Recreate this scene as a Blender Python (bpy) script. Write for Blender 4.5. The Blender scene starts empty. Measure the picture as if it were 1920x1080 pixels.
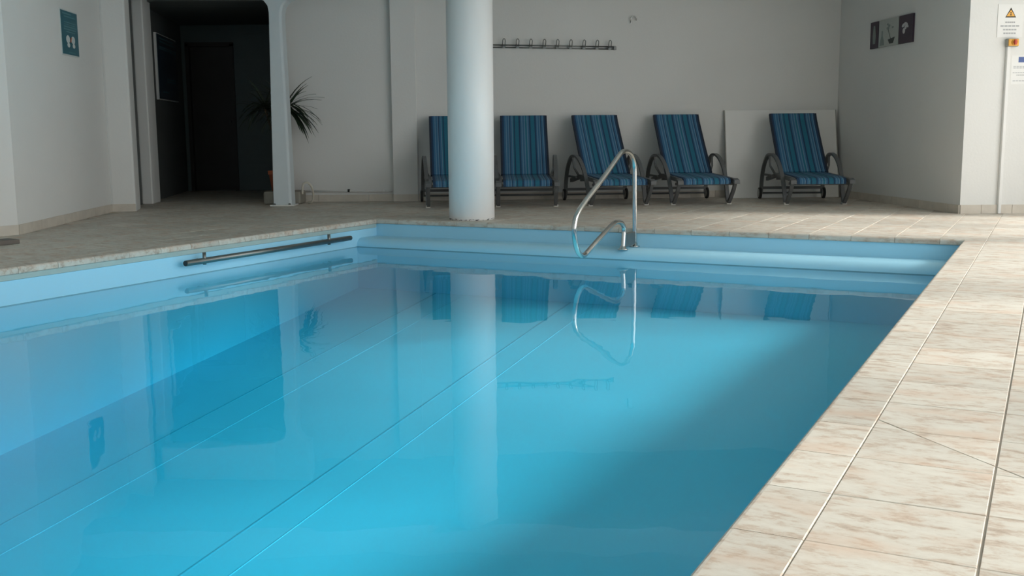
import bpy, bmesh, math, random
from mathutils import Vector, Matrix
random.seed(7)
scene = bpy.context.scene
COL = scene.collection

# ------------------------------------------------------------------ camera
FPX, PITCH, ROLL, YAW, H = 1981.0, math.radians(8.348), math.radians(-0.466), math.radians(-27.015), 0.80
FW = Vector((0, math.cos(PITCH), -math.sin(PITCH)))
_r, _u = Vector((1, 0, 0)), Vector((0, math.sin(PITCH), math.cos(PITCH)))
RT = _r * math.cos(ROLL) + _u * math.sin(ROLL)
UP = -_r * math.sin(ROLL) + _u * math.cos(ROLL)
EYE = Vector((0, 0, H))
cam_data = bpy.data.cameras.new('camera')
cam_data.sensor_width = 36.0
cam_data.lens = FPX / 1920 * 36.0
cam_data.clip_start = 0.05
cam = bpy.data.objects.new('camera', cam_data)
COL.objects.link(cam)
m = Matrix((RT, UP, -FW)).transposed().to_4x4()
m.translation = EYE
cam.matrix_world = m
scene.camera = cam

# ------------------------------------------------------------------ light
world = bpy.data.worlds.new('overcast_sky')
scene.world = world
world.use_nodes = True
bg = world.node_tree.nodes['Background']
bg.inputs[0].default_value = (0.78, 0.88, 1.0, 1)
bg.inputs[1].default_value = 1.0
scene.view_settings.view_transform = 'Standard'
scene.view_settings.look = 'None'
scene.view_settings.gamma = 1.0
scene.view_settings.use_curve_mapping = False
scene.view_settings.exposure = 0.08

WIN_X = 5.9                                   # inner face of the glazed wall on the right
WINDOWS = [(7.1, 9.45), (4.45, 6.9), (1.85, 4.3), (-0.75, 1.7), (-3.35, -0.9)]
WIN_Z = (0.12, 4.0)  # sill and head; head set for how far sun crosses the pool
HIGH = 4.2                                    # unseen hall ceiling, raised to let the sun in; lower beyond LOW_Y
LOW_Y = 7.0  # unseen ceiling step, placed to keep sun off the far deck
LOW_TOP = 2.68                                # window head under the low ceiling, shaped to stop sun short of the far deck
REAR_Y = -3.6
REAR_WINDOWS = [(-4.2, -1.6), (-0.9, 1.7)]


def area_light(name, loc, rot, sx, sy, radiance, color):
    l = bpy.data.lights.new(name, 'AREA')
    l.shape = 'RECTANGLE'
    l.size, l.size_y = sx, sy
    l.energy = radiance * math.pi * sx * sy
    l.color = color
    o = bpy.data.objects.new(name, l)
    o.location, o.rotation_euler = loc, rot
    COL.objects.link(o)
    return o


def head(a):
    return LOW_TOP if a > LOW_Y else WIN_Z[1]


for a, b in WINDOWS:
    area_light('window_daylight', (WIN_X - 0.02, (a + b) / 2, (WIN_Z[0] + head(a)) / 2), (math.radians(90), 0, math.radians(90)),
               b - a, head(a) - WIN_Z[0], 1.9, (1.0, 0.98, 0.95))
for a, b in REAR_WINDOWS:
    area_light('window_daylight', ((a + b) / 2, REAR_Y + 0.02, sum(WIN_Z) / 2), (math.radians(90), 0, 0),
               b - a, WIN_Z[1] - WIN_Z[0], 0.2, (0.86, 0.95, 1.0))
sun = bpy.data.lights.new('hazy_sun', 'SUN')
sun.energy = 4.9
sun.angle = math.radians(11)
sun.color = (1.0, 0.965, 0.91)
sun_o = bpy.data.objects.new('hazy_sun', sun)
sun_o.rotation_euler = Vector((-0.835, 0.22, -0.505)).to_track_quat('-Z', 'Y').to_euler()
COL.objects.link(sun_o)
scene.cycles.use_light_tree = False
scene.cycles.use_adaptive_sampling = True
scene.cycles.adaptive_threshold = 0.02
scene.cycles.max_bounces = 7
scene.cycles.diffuse_bounces = 4
scene.cycles.glossy_bounces = 3
scene.cycles.transparent_max_bounces = 8


# ------------------------------------------------------------------ pixel helpers (1920 x 1080 frame)
def ray(x, y):
    return RT * ((x - 960) / FPX) - UP * ((y - 540) / FPX) + FW


def gp(x, y, z=0.0):
    d = ray(x, y)
    return EYE + d * ((z - H) / d.z)


def wp(x, y, pt, n):
    d = ray(x, y)
    return EYE + d * ((Vector(pt) - EYE).dot(n) / d.dot(n))


def proj(p):
    d = Vector(p) - EYE
    z = d.dot(FW)
    return 960 + FPX * d.dot(RT) / z, 540 - FPX * d.dot(UP) / z, z


CY, SY = math.cos(YAW), math.sin(YAW)


def P(u, v, z=0.0):                            # pool frame -> world
    return Vector((u * CY - v * SY, u * SY + v * CY, z))


def inv(w):
    return Vector((w.x * CY + w.y * SY, -w.x * SY + w.y * CY, w.z))


# ------------------------------------------------------------------ mesh helpers
class MB:
    def __init__(s):
        s.v, s.f, s.sm = [], [], []

    def add(s, verts, faces, smooth=False):
        o = len(s.v)
        s.v += [tuple(x) for x in verts]
        s.f += [tuple(i + o for i in f) for f in faces]
        s.sm += [smooth] * len(faces)
        return s

    def hexa(s, p):                            # 8 corners: 4 bottom, 4 top
        return s.add(p, [(3, 2, 1, 0), (4, 5, 6, 7), (0, 1, 5, 4), (1, 2, 6, 5), (2, 3, 7, 6), (3, 0, 4, 7)])

    def box(s, a, b):
        (x0, y0, z0), (x1, y1, z1) = a, b
        return s.hexa([(x0, y0, z0), (x1, y0, z0), (x1, y1, z0), (x0, y1, z0), (x0, y0, z1), (x1, y0, z1), (x1, y1, z1), (x0, y1, z1)])

    def prism(s, poly, z0, z1):
        n = len(poly)
        v = [(x, y, z0) for x, y in poly] + [(x, y, z1) for x, y in poly]
        f = [tuple(range(n - 1, -1, -1)), tuple(range(n, 2 * n))]
        f += [(i, (i + 1) % n, n + (i + 1) % n, n + i) for i in range(n)]
        return s.add(v, f)

    def sweep(s, rings, smooth=True, closed=True, caps=True):
        n = len(rings[0])
        v = [p for r in rings for p in r]
        f = []
        for k in range(len(rings) - 1):
            for i in range(n if closed else n - 1):
                j = (i + 1) % n
                f.append((k * n + i, k * n + j, (k + 1) * n + j, (k + 1) * n + i))
        s.add(v, f, smooth)
        if caps and closed:
            o = len(s.v) - len(v)
            s.f += [tuple(o + i for i in range(n - 1, -1, -1)), tuple(o + (len(rings) - 1) * n + i for i in range(n))]
            s.sm += [False, False]
        return s

    def tube(s, path, r, n=10, ry=None, up=None):
        path = [Vector(p) for p in path]
        rr = r if isinstance(r, (list, tuple)) else [r] * len(path)
        rings, ref = [], Vector(up) if up else None
        for i, p in enumerate(path):
            t = (path[min(i + 1, len(path) - 1)] - path[max(i - 1, 0)]).normalized()
            if ref is None:
                ref = Vector((0, 0, 1)) if abs(t.z) < .9 else Vector((1, 0, 0))
            a = (ref - t * ref.dot(t)).normalized()
            b = t.cross(a)
            if not up:
                ref = a
            q = (ry or rr[i])
            rings.append([p + a * (rr[i] * math.cos(2 * math.pi * k / n)) + b * (q * math.sin(2 * math.pi * k / n)) for k in range(n)])
        return s.sweep(rings)

    def band(s, path, w, t, side):             # flat strip with rectangular section: width along `side`
        path = [Vector(p) for p in path]
        side = Vector(side).normalized()
        rings = []
        for i, p in enumerate(path):
            d = (path[min(i + 1, len(path) - 1)] - path[max(i - 1, 0)]).normalized()
            nrm = d.cross(side).normalized()
            sd = nrm.cross(d).normalized()
            if sd.dot(side) < 0:
                sd = -sd
            rings.append([p + sd * (w / 2) + nrm * (t / 2), p - sd * (w / 2) + nrm * (t / 2), p - sd * (w / 2) - nrm * (t / 2), p + sd * (w / 2) - nrm * (t / 2)])
        return s.sweep(rings, smooth=False)

    def lathe(s, prof, n=24, c=(0, 0, 0), axis='z'):
        rings = []
        for r, h in prof:
            ring = []
            for k in range(n):
                a = 2 * math.pi * k / n
                if axis == 'z':
                    ring.append((c[0] + r * math.cos(a), c[1] + r * math.sin(a), c[2] + h))
                else:
                    ring.append((c[0] + h, c[1] + r * math.cos(a), c[2] + r * math.sin(a)))
            rings.append(ring)
        return s.sweep(rings)

    def mesh(s, name, mat=None):
        me = bpy.data.meshes.new(name)
        me.from_pydata(s.v, [], s.f)
        me.update()
        bm = bmesh.new()
        bm.from_mesh(me)
        bmesh.ops.recalc_face_normals(bm, faces=bm.faces)
        bm.to_mesh(me)
        bm.free()
        me.polygons.foreach_set('use_smooth', s.sm)
        if mat:
            me.materials.append(mat)
        return me

    def build(s, name, mat, parent=None, bevel=0.0, loc=None, rot=0.0):
        o = bpy.data.objects.new(name, s.mesh(name, mat))
        COL.objects.link(o)
        if parent:
            o.parent = parent
        if loc is not None:
            o.location = loc
        o.rotation_euler.z = rot
        if bevel:
            md = o.modifiers.new('bevel', 'BEVEL')
            md.width, md.segments, md.limit_method, md.angle_limit = bevel, 2, 'ANGLE', math.radians(40)
        return o


def tag(o, label, cat, group=None, kind=None):
    if label:
        o['label'] = label
    if cat:
        o['category'] = cat
    if group:
        o['group'] = group
    if kind:
        o['kind'] = kind
    return o


def structure(o, label=None):
    o['kind'] = 'structure'
    if label:
        o['label'] = label
    return o


def empty(name, loc=(0, 0, 0), rot=0.0):
    o = bpy.data.objects.new(name, None)
    o.empty_display_size = 0.1
    o.location = loc
    o.rotation_euler.z = rot
    COL.objects.link(o)
    return o


def smooth_path(pts, n=6):                     # Catmull-Rom
    pts = [Vector(p) for p in pts]
    q = [pts[0] * 2 - pts[1]] + pts + [pts[-1] * 2 - pts[-2]]
    out = []
    for i in range(1, len(q) - 2):
        for k in range(n):
            t = k / n
            a, b, c, d = q[i - 1], q[i], q[i + 1], q[i + 2]
            out.append(0.5 * ((2 * b) + (c - a) * t + (2 * a - 5 * b + 4 * c - d) * t * t + (3 * b - a - 3 * c + d) * t ** 3))
    out.append(pts[-1])
    return out


# ------------------------------------------------------------------ materials
def new_mat(name):
    mt = bpy.data.materials.new(name)
    mt.use_nodes = True
    nt = mt.node_tree
    return mt, nt, nt.nodes['Principled BSDF']


def plain(name, col, rough=0.5, metal=0.0, var=0.06, scale=6.0, bump=0.0, bscale=60.0, spec=0.5):
    mt, nt, b = new_mat(name)
    N, L = nt.nodes, nt.links
    tc = N.new('ShaderNodeTexCoord')
    nz = N.new('ShaderNodeTexNoise')
    nz.inputs['Scale'].default_value = scale
    nz.inputs['Detail'].default_value = 4
    L.new(tc.outputs['Object'], nz.inputs['Vector'])
    mx = N.new('ShaderNodeMixRGB')
    mx.inputs[1].default_value = tuple(c * (1 - var) for c in col) + (1,)
    mx.inputs[2].default_value = tuple(min(1, c * (1 + var)) for c in col) + (1,)
    L.new(nz.outputs['Fac'], mx.inputs[0])
    L.new(mx.outputs[0], b.inputs['Base Color'])
    b.inputs['Roughness'].default_value = rough
    b.inputs['Metallic'].default_value = metal
    b.inputs['Specular IOR Level'].default_value = spec
    if bump:
        n2 = N.new('ShaderNodeTexNoise')
        n2.inputs['Scale'].default_value = bscale
        n2.inputs['Detail'].default_value = 3
        L.new(tc.outputs['Object'], n2.inputs['Vector'])
        bp = N.new('ShaderNodeBump')
        bp.inputs['Strength'].default_value = bump
        bp.inputs['Distance'].default_value = 0.01
        L.new(n2.outputs['Fac'], bp.inputs['Height'])
        L.new(bp.outputs['Normal'], b.inputs['Normal'])
    return mt


TU, TV, U0, V0 = 0.3169, 0.2987, -0.3958, 2.0357   # tile pitch and grid origin in the pool frame


def tile_material(name, vertical=False):
    mt, nt, b = new_mat(name)
    N, L = nt.nodes, nt.links
    g = N.new('ShaderNodeNewGeometry')
    mp = N.new('ShaderNodeMapping')
    mp.vector_type = 'POINT'
    mp.inputs['Rotation'].default_value = (0, 0, -YAW)
    L.new(g.outputs['Position'], mp.inputs['Vector'])
    # per-tile random from the grid cell
    sub = N.new('ShaderNodeVectorMath'); sub.operation = 'SUBTRACT'; sub.inputs[1].default_value = (U0, V0, 0)
    dv = N.new('ShaderNodeVectorMath'); dv.operation = 'DIVIDE'; dv.inputs[1].default_value = (TU, TV, 9)
    fl = N.new('ShaderNodeVectorMath'); fl.operation = 'FLOOR'
    wn = N.new('ShaderNodeTexWhiteNoise')
    L.new(mp.outputs[0], sub.inputs[0]); L.new(sub.outputs[0], dv.inputs[0]); L.new(dv.outputs[0], fl.inputs[0]); L.new(fl.outputs[0], wn.inputs[0])
    off = N.new('ShaderNodeVectorMath'); off.operation = 'MULTIPLY_ADD'
    off.inputs[1].default_value = (7, 7, 7)
    L.new(wn.outputs['Color'], off.inputs[0]); L.new(mp.outputs[0], off.inputs[2])
    st = N.new('ShaderNodeVectorMath'); st.operation = 'MULTIPLY'
    st.inputs[1].default_value = (11.0, 24.0, 24.0)
    L.new(off.outputs[0], st.inputs[0])
    n1 = N.new('ShaderNodeTexNoise'); n1.inputs['Scale'].default_value = 1.0; n1.inputs['Detail'].default_value = 9; n1.inputs['Roughness'].default_value = .72
    n1.inputs['Distortion'].default_value = .1
    L.new(st.outputs[0], n1.inputs['Vector'])
    n2 = N.new('ShaderNodeTexNoise'); n2.inputs['Scale'].default_value = .30; n2.inputs['Detail'].default_value = 3
    L.new(st.outputs[0], n2.inputs['Vector'])
    r1 = N.new('ShaderNodeValToRGB')
    e = r1.color_ramp.elements
    e[0].position, e[0].color = .30, (.37, .30, .24, 1)
    e[1].position, e[1].color = .60, (.655, .625, .55, 1)
    k = e.new(.42); k.color = (.54, .455, .37, 1)
    k = e.new(.49); k.color = (.615, .575, .50, 1)
    L.new(n1.outputs['Fac'], r1.inputs[0])
    r2 = N.new('ShaderNodeValToRGB')
    e = r2.color_ramp.elements
    e[0].position, e[0].color = .52, (0, 0, 0, 1)
    e[1].position, e[1].color = .74, (1, 1, 1, 1)
    L.new(n2.outputs['Fac'], r2.inputs[0])
    ml = N.new('ShaderNodeMath'); ml.operation = 'MULTIPLY'; ml.inputs[1].default_value = .55
    L.new(r2.outputs[0], ml.inputs[0])
    mx = N.new('ShaderNodeMixRGB'); mx.inputs[2].default_value = (.60, .41, .29, 1)
    L.new(ml.outputs[0], mx.inputs[0]); L.new(r1.outputs[0], mx.inputs[1])
    mr = N.new('ShaderNodeMapRange'); mr.inputs[3].default_value = .9; mr.inputs[4].default_value = 1.06
    L.new(wn.outputs['Value'], mr.inputs[0])
    vm = N.new('ShaderNodeVectorMath'); vm.operation = 'SCALE'
    L.new(mx.outputs[0], vm.inputs[0]); L.new(mr.outputs[0], vm.inputs['Scale'])
    L.new(vm.outputs[0], b.inputs['Base Color'])
    b.inputs['Roughness'].default_value = .55
    b.inputs['Specular IOR Level'].default_value = .2
    bp = N.new('ShaderNodeBump'); bp.inputs['Strength'].default_value = .12; bp.inputs['Distance'].default_value = .004
    L.new(n1.outputs['Fac'], bp.inputs['Height']); L.new(bp.outputs[0], b.inputs['Normal'])
    return mt


def stripe_fabric():
    mt, nt, b = new_mat('striped_sling_fabric')
    N, L = nt.nodes, nt.links
    tc = N.new('ShaderNodeTexCoord')
    sp = N.new('ShaderNodeSeparateXYZ')
    L.new(tc.outputs['Object'], sp.inputs[0])
    mr = N.new('ShaderNodeMapRange'); mr.inputs[1].default_value = -.26; mr.inputs[2].default_value = .26
    L.new(sp.outputs['X'], mr.inputs[0])
    r = N.new('ShaderNodeValToRGB')
    r.color_ramp.interpolation = 'CONSTANT'
    navy, mid, teal, lite = (.010, .045, .105, 1), (.035, .135, .25, 1), (.014, .145, .225, 1), (.115, .235, .35, 1)
    seq = [(0, navy), (.05, mid), (.09, lite), (.11, mid), (.15, lite), (.17, navy), (.19, mid), (.23, lite), (.25, teal), (.275, navy), (.30, teal),
           (.385, navy), (.42, mid), (.45, lite), (.47, mid), (.51, lite), (.53, teal), (.57, lite), (.59, mid), (.625, navy), (.655, teal), (.745, navy), (.775, mid),
           (.80, lite), (.82, mid), (.855, lite), (.875, navy), (.895, mid), (.93, lite), (.95, navy)]
    seq = seq[:32]
    e = r.color_ramp.elements
    e[0].position, e[0].color = seq[0]
    e[1].position, e[1].color = seq[-1]
    for p_, c_ in seq[1:-1]:
        k = e.new(p_); k.color = c_
    L.new(mr.outputs[0], r.inputs[0])
    wv = N.new('ShaderNodeTexWave'); wv.inputs['Scale'].default_value = 120; wv.bands_direction = 'Z'
    L.new(tc.outputs['Object'], wv.inputs['Vector'])
    bp = N.new('ShaderNodeBump'); bp.inputs['Strength'].default_value = .15; bp.inputs['Distance'].default_value = .002
    L.new(wv.outputs['Fac'], bp.inputs['Height']); L.new(bp.outputs[0], b.inputs['Normal'])
    L.new(r.outputs[0], b.inputs['Base Color'])
    b.inputs['Roughness'].default_value = .75
    return mt


def water_material():
    mt = bpy.data.materials.new('pool_water')
    mt.use_nodes = True
    nt = mt.node_tree
    N, L = nt.nodes, nt.links
    N.remove(N['Principled BSDF'])
    out = N['Material Output']
    g = N.new('ShaderNodeNewGeometry')
    dt = N.new('ShaderNodeVectorMath'); dt.operation = 'DOT_PRODUCT'
    L.new(g.outputs['Incoming'], dt.inputs[0]); L.new(g.outputs['True Normal'], dt.inputs[1])
    ab = N.new('ShaderNodeMath'); ab.operation = 'ABSOLUTE'; L.new(dt.outputs['Value'], ab.inputs[0])
    om = N.new('ShaderNodeMath'); om.operation = 'SUBTRACT'; om.inputs[0].default_value = 1; L.new(ab.outputs[0], om.inputs[1])
    pw = N.new('ShaderNodeMath'); pw.operation = 'POWER'; pw.inputs[1].default_value = 5; L.new(om.outputs[0], pw.inputs[0])
    fr = N.new('ShaderNodeMath'); fr.operation = 'MULTIPLY_ADD'; fr.inputs[1].default_value = .98; fr.inputs[2].default_value = .02; L.new(pw.outputs[0], fr.inputs[0])
    tr = N.new('ShaderNodeBsdfTransparent')
    gl = N.new('ShaderNodeBsdfGlossy'); gl.inputs['Roughness'].default_value = 0.012
    tc = N.new('ShaderNodeTexCoord')
    nz = N.new('ShaderNodeTexNoise'); nz.inputs['Scale'].default_value = 2.2; nz.inputs['Detail'].default_value = 2
    L.new(tc.outputs['Object'], nz.inputs['Vector'])
    bp = N.new('ShaderNodeBump'); bp.inputs['Strength'].default_value = .035; bp.inputs['Distance'].default_value = .05
    L.new(nz.outputs['Fac'], bp.inputs['Height']); L.new(bp.outputs[0], gl.inputs['Normal'])
    mx = N.new('ShaderNodeMixShader')
    L.new(fr.outputs[0], mx.inputs[0]); L.new(tr.outputs[0], mx.inputs[1]); L.new(gl.outputs[0], mx.inputs[2])
    L.new(mx.outputs[0], out.inputs['Surface'])
    va = N.new('ShaderNodeVolumeAbsorption')
    va.inputs['Color'].default_value = (.12, .90, .98, 1)
    va.inputs['Density'].default_value = .62
    L.new(va.outputs[0], out.inputs['Volume'])
    return mt


def glass_material():
    mt = bpy.data.materials.new('window_glass')
    mt.use_nodes = True
    nt = mt.node_tree
    N, L = nt.nodes, nt.links
    N.remove(N['Principled BSDF'])
    tr = N.new('ShaderNodeBsdfTransparent'); gl = N.new('ShaderNodeBsdfGlossy'); gl.inputs['Roughness'].default_value = .02
    mx = N.new('ShaderNodeMixShader'); mx.inputs[0].default_value = .08
    L.new(tr.outputs[0], mx.inputs[1]); L.new(gl.outputs[0], mx.inputs[2]); L.new(mx.outputs[0], N['Material Output'].inputs['Surface'])
    return mt


def column_material():
    mt, nt, b = new_mat('painted_column')
    N, L = nt.nodes, nt.links
    tc = N.new('ShaderNodeTexCoord')
    sp = N.new('ShaderNodeSeparateXYZ'); L.new(tc.outputs['Object'], sp.inputs[0])
    nz = N.new('ShaderNodeTexNoise'); nz.inputs['Scale'].default_value = 24; nz.inputs['Detail'].default_value = 5
    mpp = N.new('ShaderNodeMapping'); mpp.inputs['Scale'].default_value = (1, 1, 2.5)
    L.new(tc.outputs['Object'], mpp.inputs[0]); L.new(mpp.outputs[0], nz.inputs['Vector'])
    # flaked paint in a thin ring just above the floor
    mr = N.new('ShaderNodeMapRange'); mr.inputs[1].default_value = .012; mr.inputs[2].default_value = .034; mr.inputs[3].default_value = .62; mr.inputs[4].default_value = 0
    L.new(sp.outputs['Z'], mr.inputs[0])
    lt = N.new('ShaderNodeMath'); lt.operation = 'MULTIPLY'; L.new(mr.outputs[0], lt.inputs[0]); L.new(nz.outputs['Fac'], lt.inputs[1])
    gt = N.new('ShaderNodeMath'); gt.operation = 'GREATER_THAN'; gt.inputs[1].default_value = .33; L.new(lt.outputs[0], gt.inputs[0])
    mx = N.new('ShaderNodeMixRGB'); mx.inputs[1].default_value = (.93, .935, .92, 1); mx.inputs[2].default_value = (.10, .10, .11, 1)
    L.new(gt.outputs[0], mx.inputs[0]); L.new(mx.outputs[0], b.inputs['Base Color'])
    b.inputs['Roughness'].default_value = .4
    return mt


M = dict(
    wall=plain('plaster_wall', (.765, .765, .735), .85, var=.03, scale=1.6, bump=.12, bscale=45, spec=.2),
    ceiling=plain('ceiling_paint', (.64, .65, .63), .9, var=.02),
    tile=tile_material('travertine_tile'),
    skirting=plain('skirting_tile', (.64, .585, .50), .5, var=.18, scale=9, bump=.05),
    grout=plain('cream_grout', (.47, .43, .37), .9, var=.1, scale=20),
    liner=plain('blue_pool_liner', (.40, .75, .93), .45, var=.03, scale=2.0, spec=.3),
    track=plain('liner_track', (.40, .52, .50), .6, var=.12, scale=8),
    mark=plain('waterline_mark', (.17, .40, .50), .6, var=.15, scale=12),
    seam_dark=plain('liner_seam_grey', (.20, .52, .68), .6, var=.06),
    seam=plain('liner_seam', (.365, .72, .91), .45, var=.03),
    water=water_material(),
    glass=glass_material(),
    column=column_material(),
    steel=plain('stainless_steel', (.62, .62, .60), .16, 1.0, var=.05, scale=30),
    dull_steel=plain('weathered_steel', (.20, .21, .20), .34, .85, var=.2, scale=14),
    frame=plain('grey_lounger_frame', (.115, .12, .12), .5, var=.08, spec=.4),
    foot=plain('white_plastic_foot', (.66, .64, .58), .5),
    wheel=plain('black_wheel', (.018, .018, .018), .6),
    hub=plain('grey_wheel_hub', (.42, .42, .39), .5),
    fabric=stripe_fabric(),
    hem=plain('dark_fabric_edge', (.02, .03, .05), .8),
    board=plain('white_board', (.86, .855, .82), .6, var=.02),
    white=plain('white_plastic', (.80, .80, .77), .45, var=.02),
    post=plain('painted_post', (.66, .73, .75), .5, var=.05, scale=5),
    dark=plain('dark_interior', (.035, .035, .035), .9),  # near black stands in for missing light past the door
    door=plain('dark_wood_door', (.03, .026, .022), .5, var=.3, scale=3),
    panel=plain('corridor_tile', (.10, .135, .13), .5, var=.06),  # tile colour lowered, the corridor's dimness is put into it
    corridor_shade=plain('corridor_shaded_wall', (.10, .11, .105), .9, var=.08, scale=2),  # wall colour darkened so the corridor's shade sits in the material
    teal=plain('teal_sign', (.035, .15, .19), .4, var=.05),
    navy=plain('dark_poster', (.012, .03, .05), .3, var=.5, scale=2),
    print_light=plain('pale_print', (.62, .66, .64), .6),
    print_teal=plain('pale_teal_print', (.12, .27, .30), .6),
    print_grey=plain('grey_print', (.42, .43, .43), .7),
    art_dark=plain('art_dark_violet', (.035, .018, .036), .5, var=.35, scale=8),
    art_pale=plain('art_pale_grey', (.42, .45, .42), .6, var=.06),
    art_ink=plain('art_dark_ink', (.035, .045, .04), .6),
    art_mid=plain('art_mid_grey', (.20, .24, .22), .6),
    art_light=plain('art_light_grey', (.55, .54, .55), .6),
    amber=plain('amber_yellow', (.82, .42, .06), .45, var=.02),
    black=plain('black_print', (.02, .02, .02), .6),
    red=plain('red_knob', (.55, .06, .02), .4),
    grey_box=plain('grey_switch_body', (.33, .33, .29), .5),
    blue_print=plain('blue_print', (.09, .14, .34), .6),
    terracotta=plain('terracotta', (.52, .15, .07), .75, var=.1),
    soil=plain('soil', (.05, .035, .025), 1.0, var=.3, scale=40),
    leaf=plain('dark_green_leaf', (.028, .050, .026), .45, var=.3, scale=6),
    bark=plain('brown_bark', (.10, .075, .05), .9, var=.3, scale=30),
    stone=plain('beige_stone', (.33, .31, .26), .8, var=.15, scale=10),
    slab=plain('brown_grey_slab', (.17, .15, .13), .8, var=.2, scale=8),
    hose=plain('cream_hose', (.68, .64, .54), .5),
    outside=plain('window_frame_white', (.75, .75, .74), .5),
)

# ------------------------------------------------------------------ the room
BW0, BW1 = Vector((-2.79, 12.698, 0)), Vector((4.0, 13.10, 0))       # back wall
RC = Vector((4.298, 10.126, 0))                                      # outer corner on the right
RF = Vector((WIN_X + .2, 10.17, 0))
L0, L1 = Vector((-4.079, 8.72, 0)), Vector((-4.276, 11.316, 0))      # left wall
L2, L3 = Vector((-4.031, 11.366, 0)), Vector((-4.28, 11.87, 0))      # jutting block
L4, L5 = Vector((-4.505, 13.68, 0)), Vector((-4.72, 15.5, 0))         # corridor, left side
LF = Vector((-7.2, 4.16, 0))
LB = Vector((-7.2, REAR_Y, 0))
CE = Vector((-3.02, 15.5, 0))
CEIL = 2.75


def wall(name, a, b, z0, z1, mat, t=.2, bevel=0.0):
    """prism from a to b; the room lies on the left-hand side of a->b"""
    d = (b - a).normalized()
    n = Vector((d.y, -d.x, 0)) * t
    mb = MB().prism([(a.x, a.y), (b.x, b.y), ((b + n).x, (b + n).y), ((a + n).x, (a + n).y)], z0, z1)
    return structure(mb.build(name, mat, bevel=bevel))


FLOOR_Z = -0.05
wall('wall_back', BW1, BW0 - Vector((.02, 0, 0)), FLOOR_Z, CEIL, M['wall'])
wall('wall_right_recess', RC, BW1 + Vector((0, .02, 0)), FLOOR_Z, CEIL, M['wall'])
wall('wall_right_front', RF, RC, FLOOR_Z, CEIL, M['wall'])
wall('wall_left', L1, L0, FLOOR_Z, HIGH, M['wall'])
wall('wall_left_facet', L0, LF, FLOOR_Z, HIGH, M['wall'])
wall('wall_left_side', LF, LB, FLOOR_Z, HIGH, M['wall'])
structure(MB().prism([(L1.x, L1.y), (L2.x, L2.y), (L3.x + .12, L3.y), (L3.x - .45, L3.y)], FLOOR_Z, CEIL).build('wall_left_pier', M['wall'], bevel=.02))
wall('wall_corridor_left', L5, L3, FLOOR_Z, CEIL, M['corridor_shade'])
wall('wall_corridor_right', BW0, CE, FLOOR_Z, CEIL, M['corridor_shade'])
# shallow pier on the left side of the corridor, behind the entrance block
structure(MB().prism([(-4.36, 12.5), (-4.23, 12.5), (-4.27, 12.9), (-4.42, 12.9)], 0.0, CEIL).build('wall_corridor_pier', M['wall'], bevel=.015))
# corridor end: door opening on the left, tiled panel on the right
EY = 15.5
DX0, DX1, DZ = -4.66, -3.97, 2.1
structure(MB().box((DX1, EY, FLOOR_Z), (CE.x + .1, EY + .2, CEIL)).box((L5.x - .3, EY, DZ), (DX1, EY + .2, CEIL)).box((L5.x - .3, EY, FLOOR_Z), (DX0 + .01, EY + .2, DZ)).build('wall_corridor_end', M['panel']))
dr = structure(MB().box((DX0 + .05, EY + .06, 0), (DX1 - .05, EY + .10, DZ - .04)).build('door_1', M['door']), 'dark wooden door at the unlit end of the corridor')
MB().box((DX0, EY - .03, 0), (DX0 + .05, EY + .12, DZ)).box((DX1 - .05, EY - .03, 0), (DX1, EY + .12, DZ)).box((DX0, EY - .03, DZ - .04), (DX1, EY + .12, DZ + .02)).build('door_frame', M['door'], dr)
MB().lathe([(.0, -.02), (.018, -.02), (.018, .015), (0, .015)], 10, (DX1 - .10, EY + .04, 1.0)).build('door_handle', M['dull_steel'], dr)
for k in range(7):
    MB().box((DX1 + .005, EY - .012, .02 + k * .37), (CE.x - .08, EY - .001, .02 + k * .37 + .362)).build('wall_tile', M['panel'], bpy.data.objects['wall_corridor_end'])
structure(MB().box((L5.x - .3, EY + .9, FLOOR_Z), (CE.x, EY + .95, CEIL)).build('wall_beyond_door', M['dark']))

# low ceiling and lintel over the corridor mouth, room ceiling, beam over the column
LINT = 2.33
structure(MB().box((-7.6, LOW_Y, CEIL), (WIN_X + .4, 16.6, CEIL + .15)).build('ceiling', M['ceiling']))
structure(MB().box((-7.6, REAR_Y - .2, HIGH), (WIN_X + .4, LOW_Y + .2, HIGH + .15)).build('ceiling_hall', M['ceiling']))
structure(MB().box((-7.6, LOW_Y, CEIL), (WIN_X + .4, LOW_Y + .2, HIGH)).build('wall_upper', M['wall']))  # unseen wall closing the ceiling step that limits the sun
structure(MB().box((L4.x - .4, 12.75, 2.36), (BW0.x + .12, 15.7, 2.46)).build('ceiling_corridor', M['corridor_shade']))
beam = MB().box((-4.25, 9.72, 2.5), (WIN_X, 10.12, CEIL))
structure(beam.build('trim_1', M['ceiling']), 'white ceiling beam carried by the round column')

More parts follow.
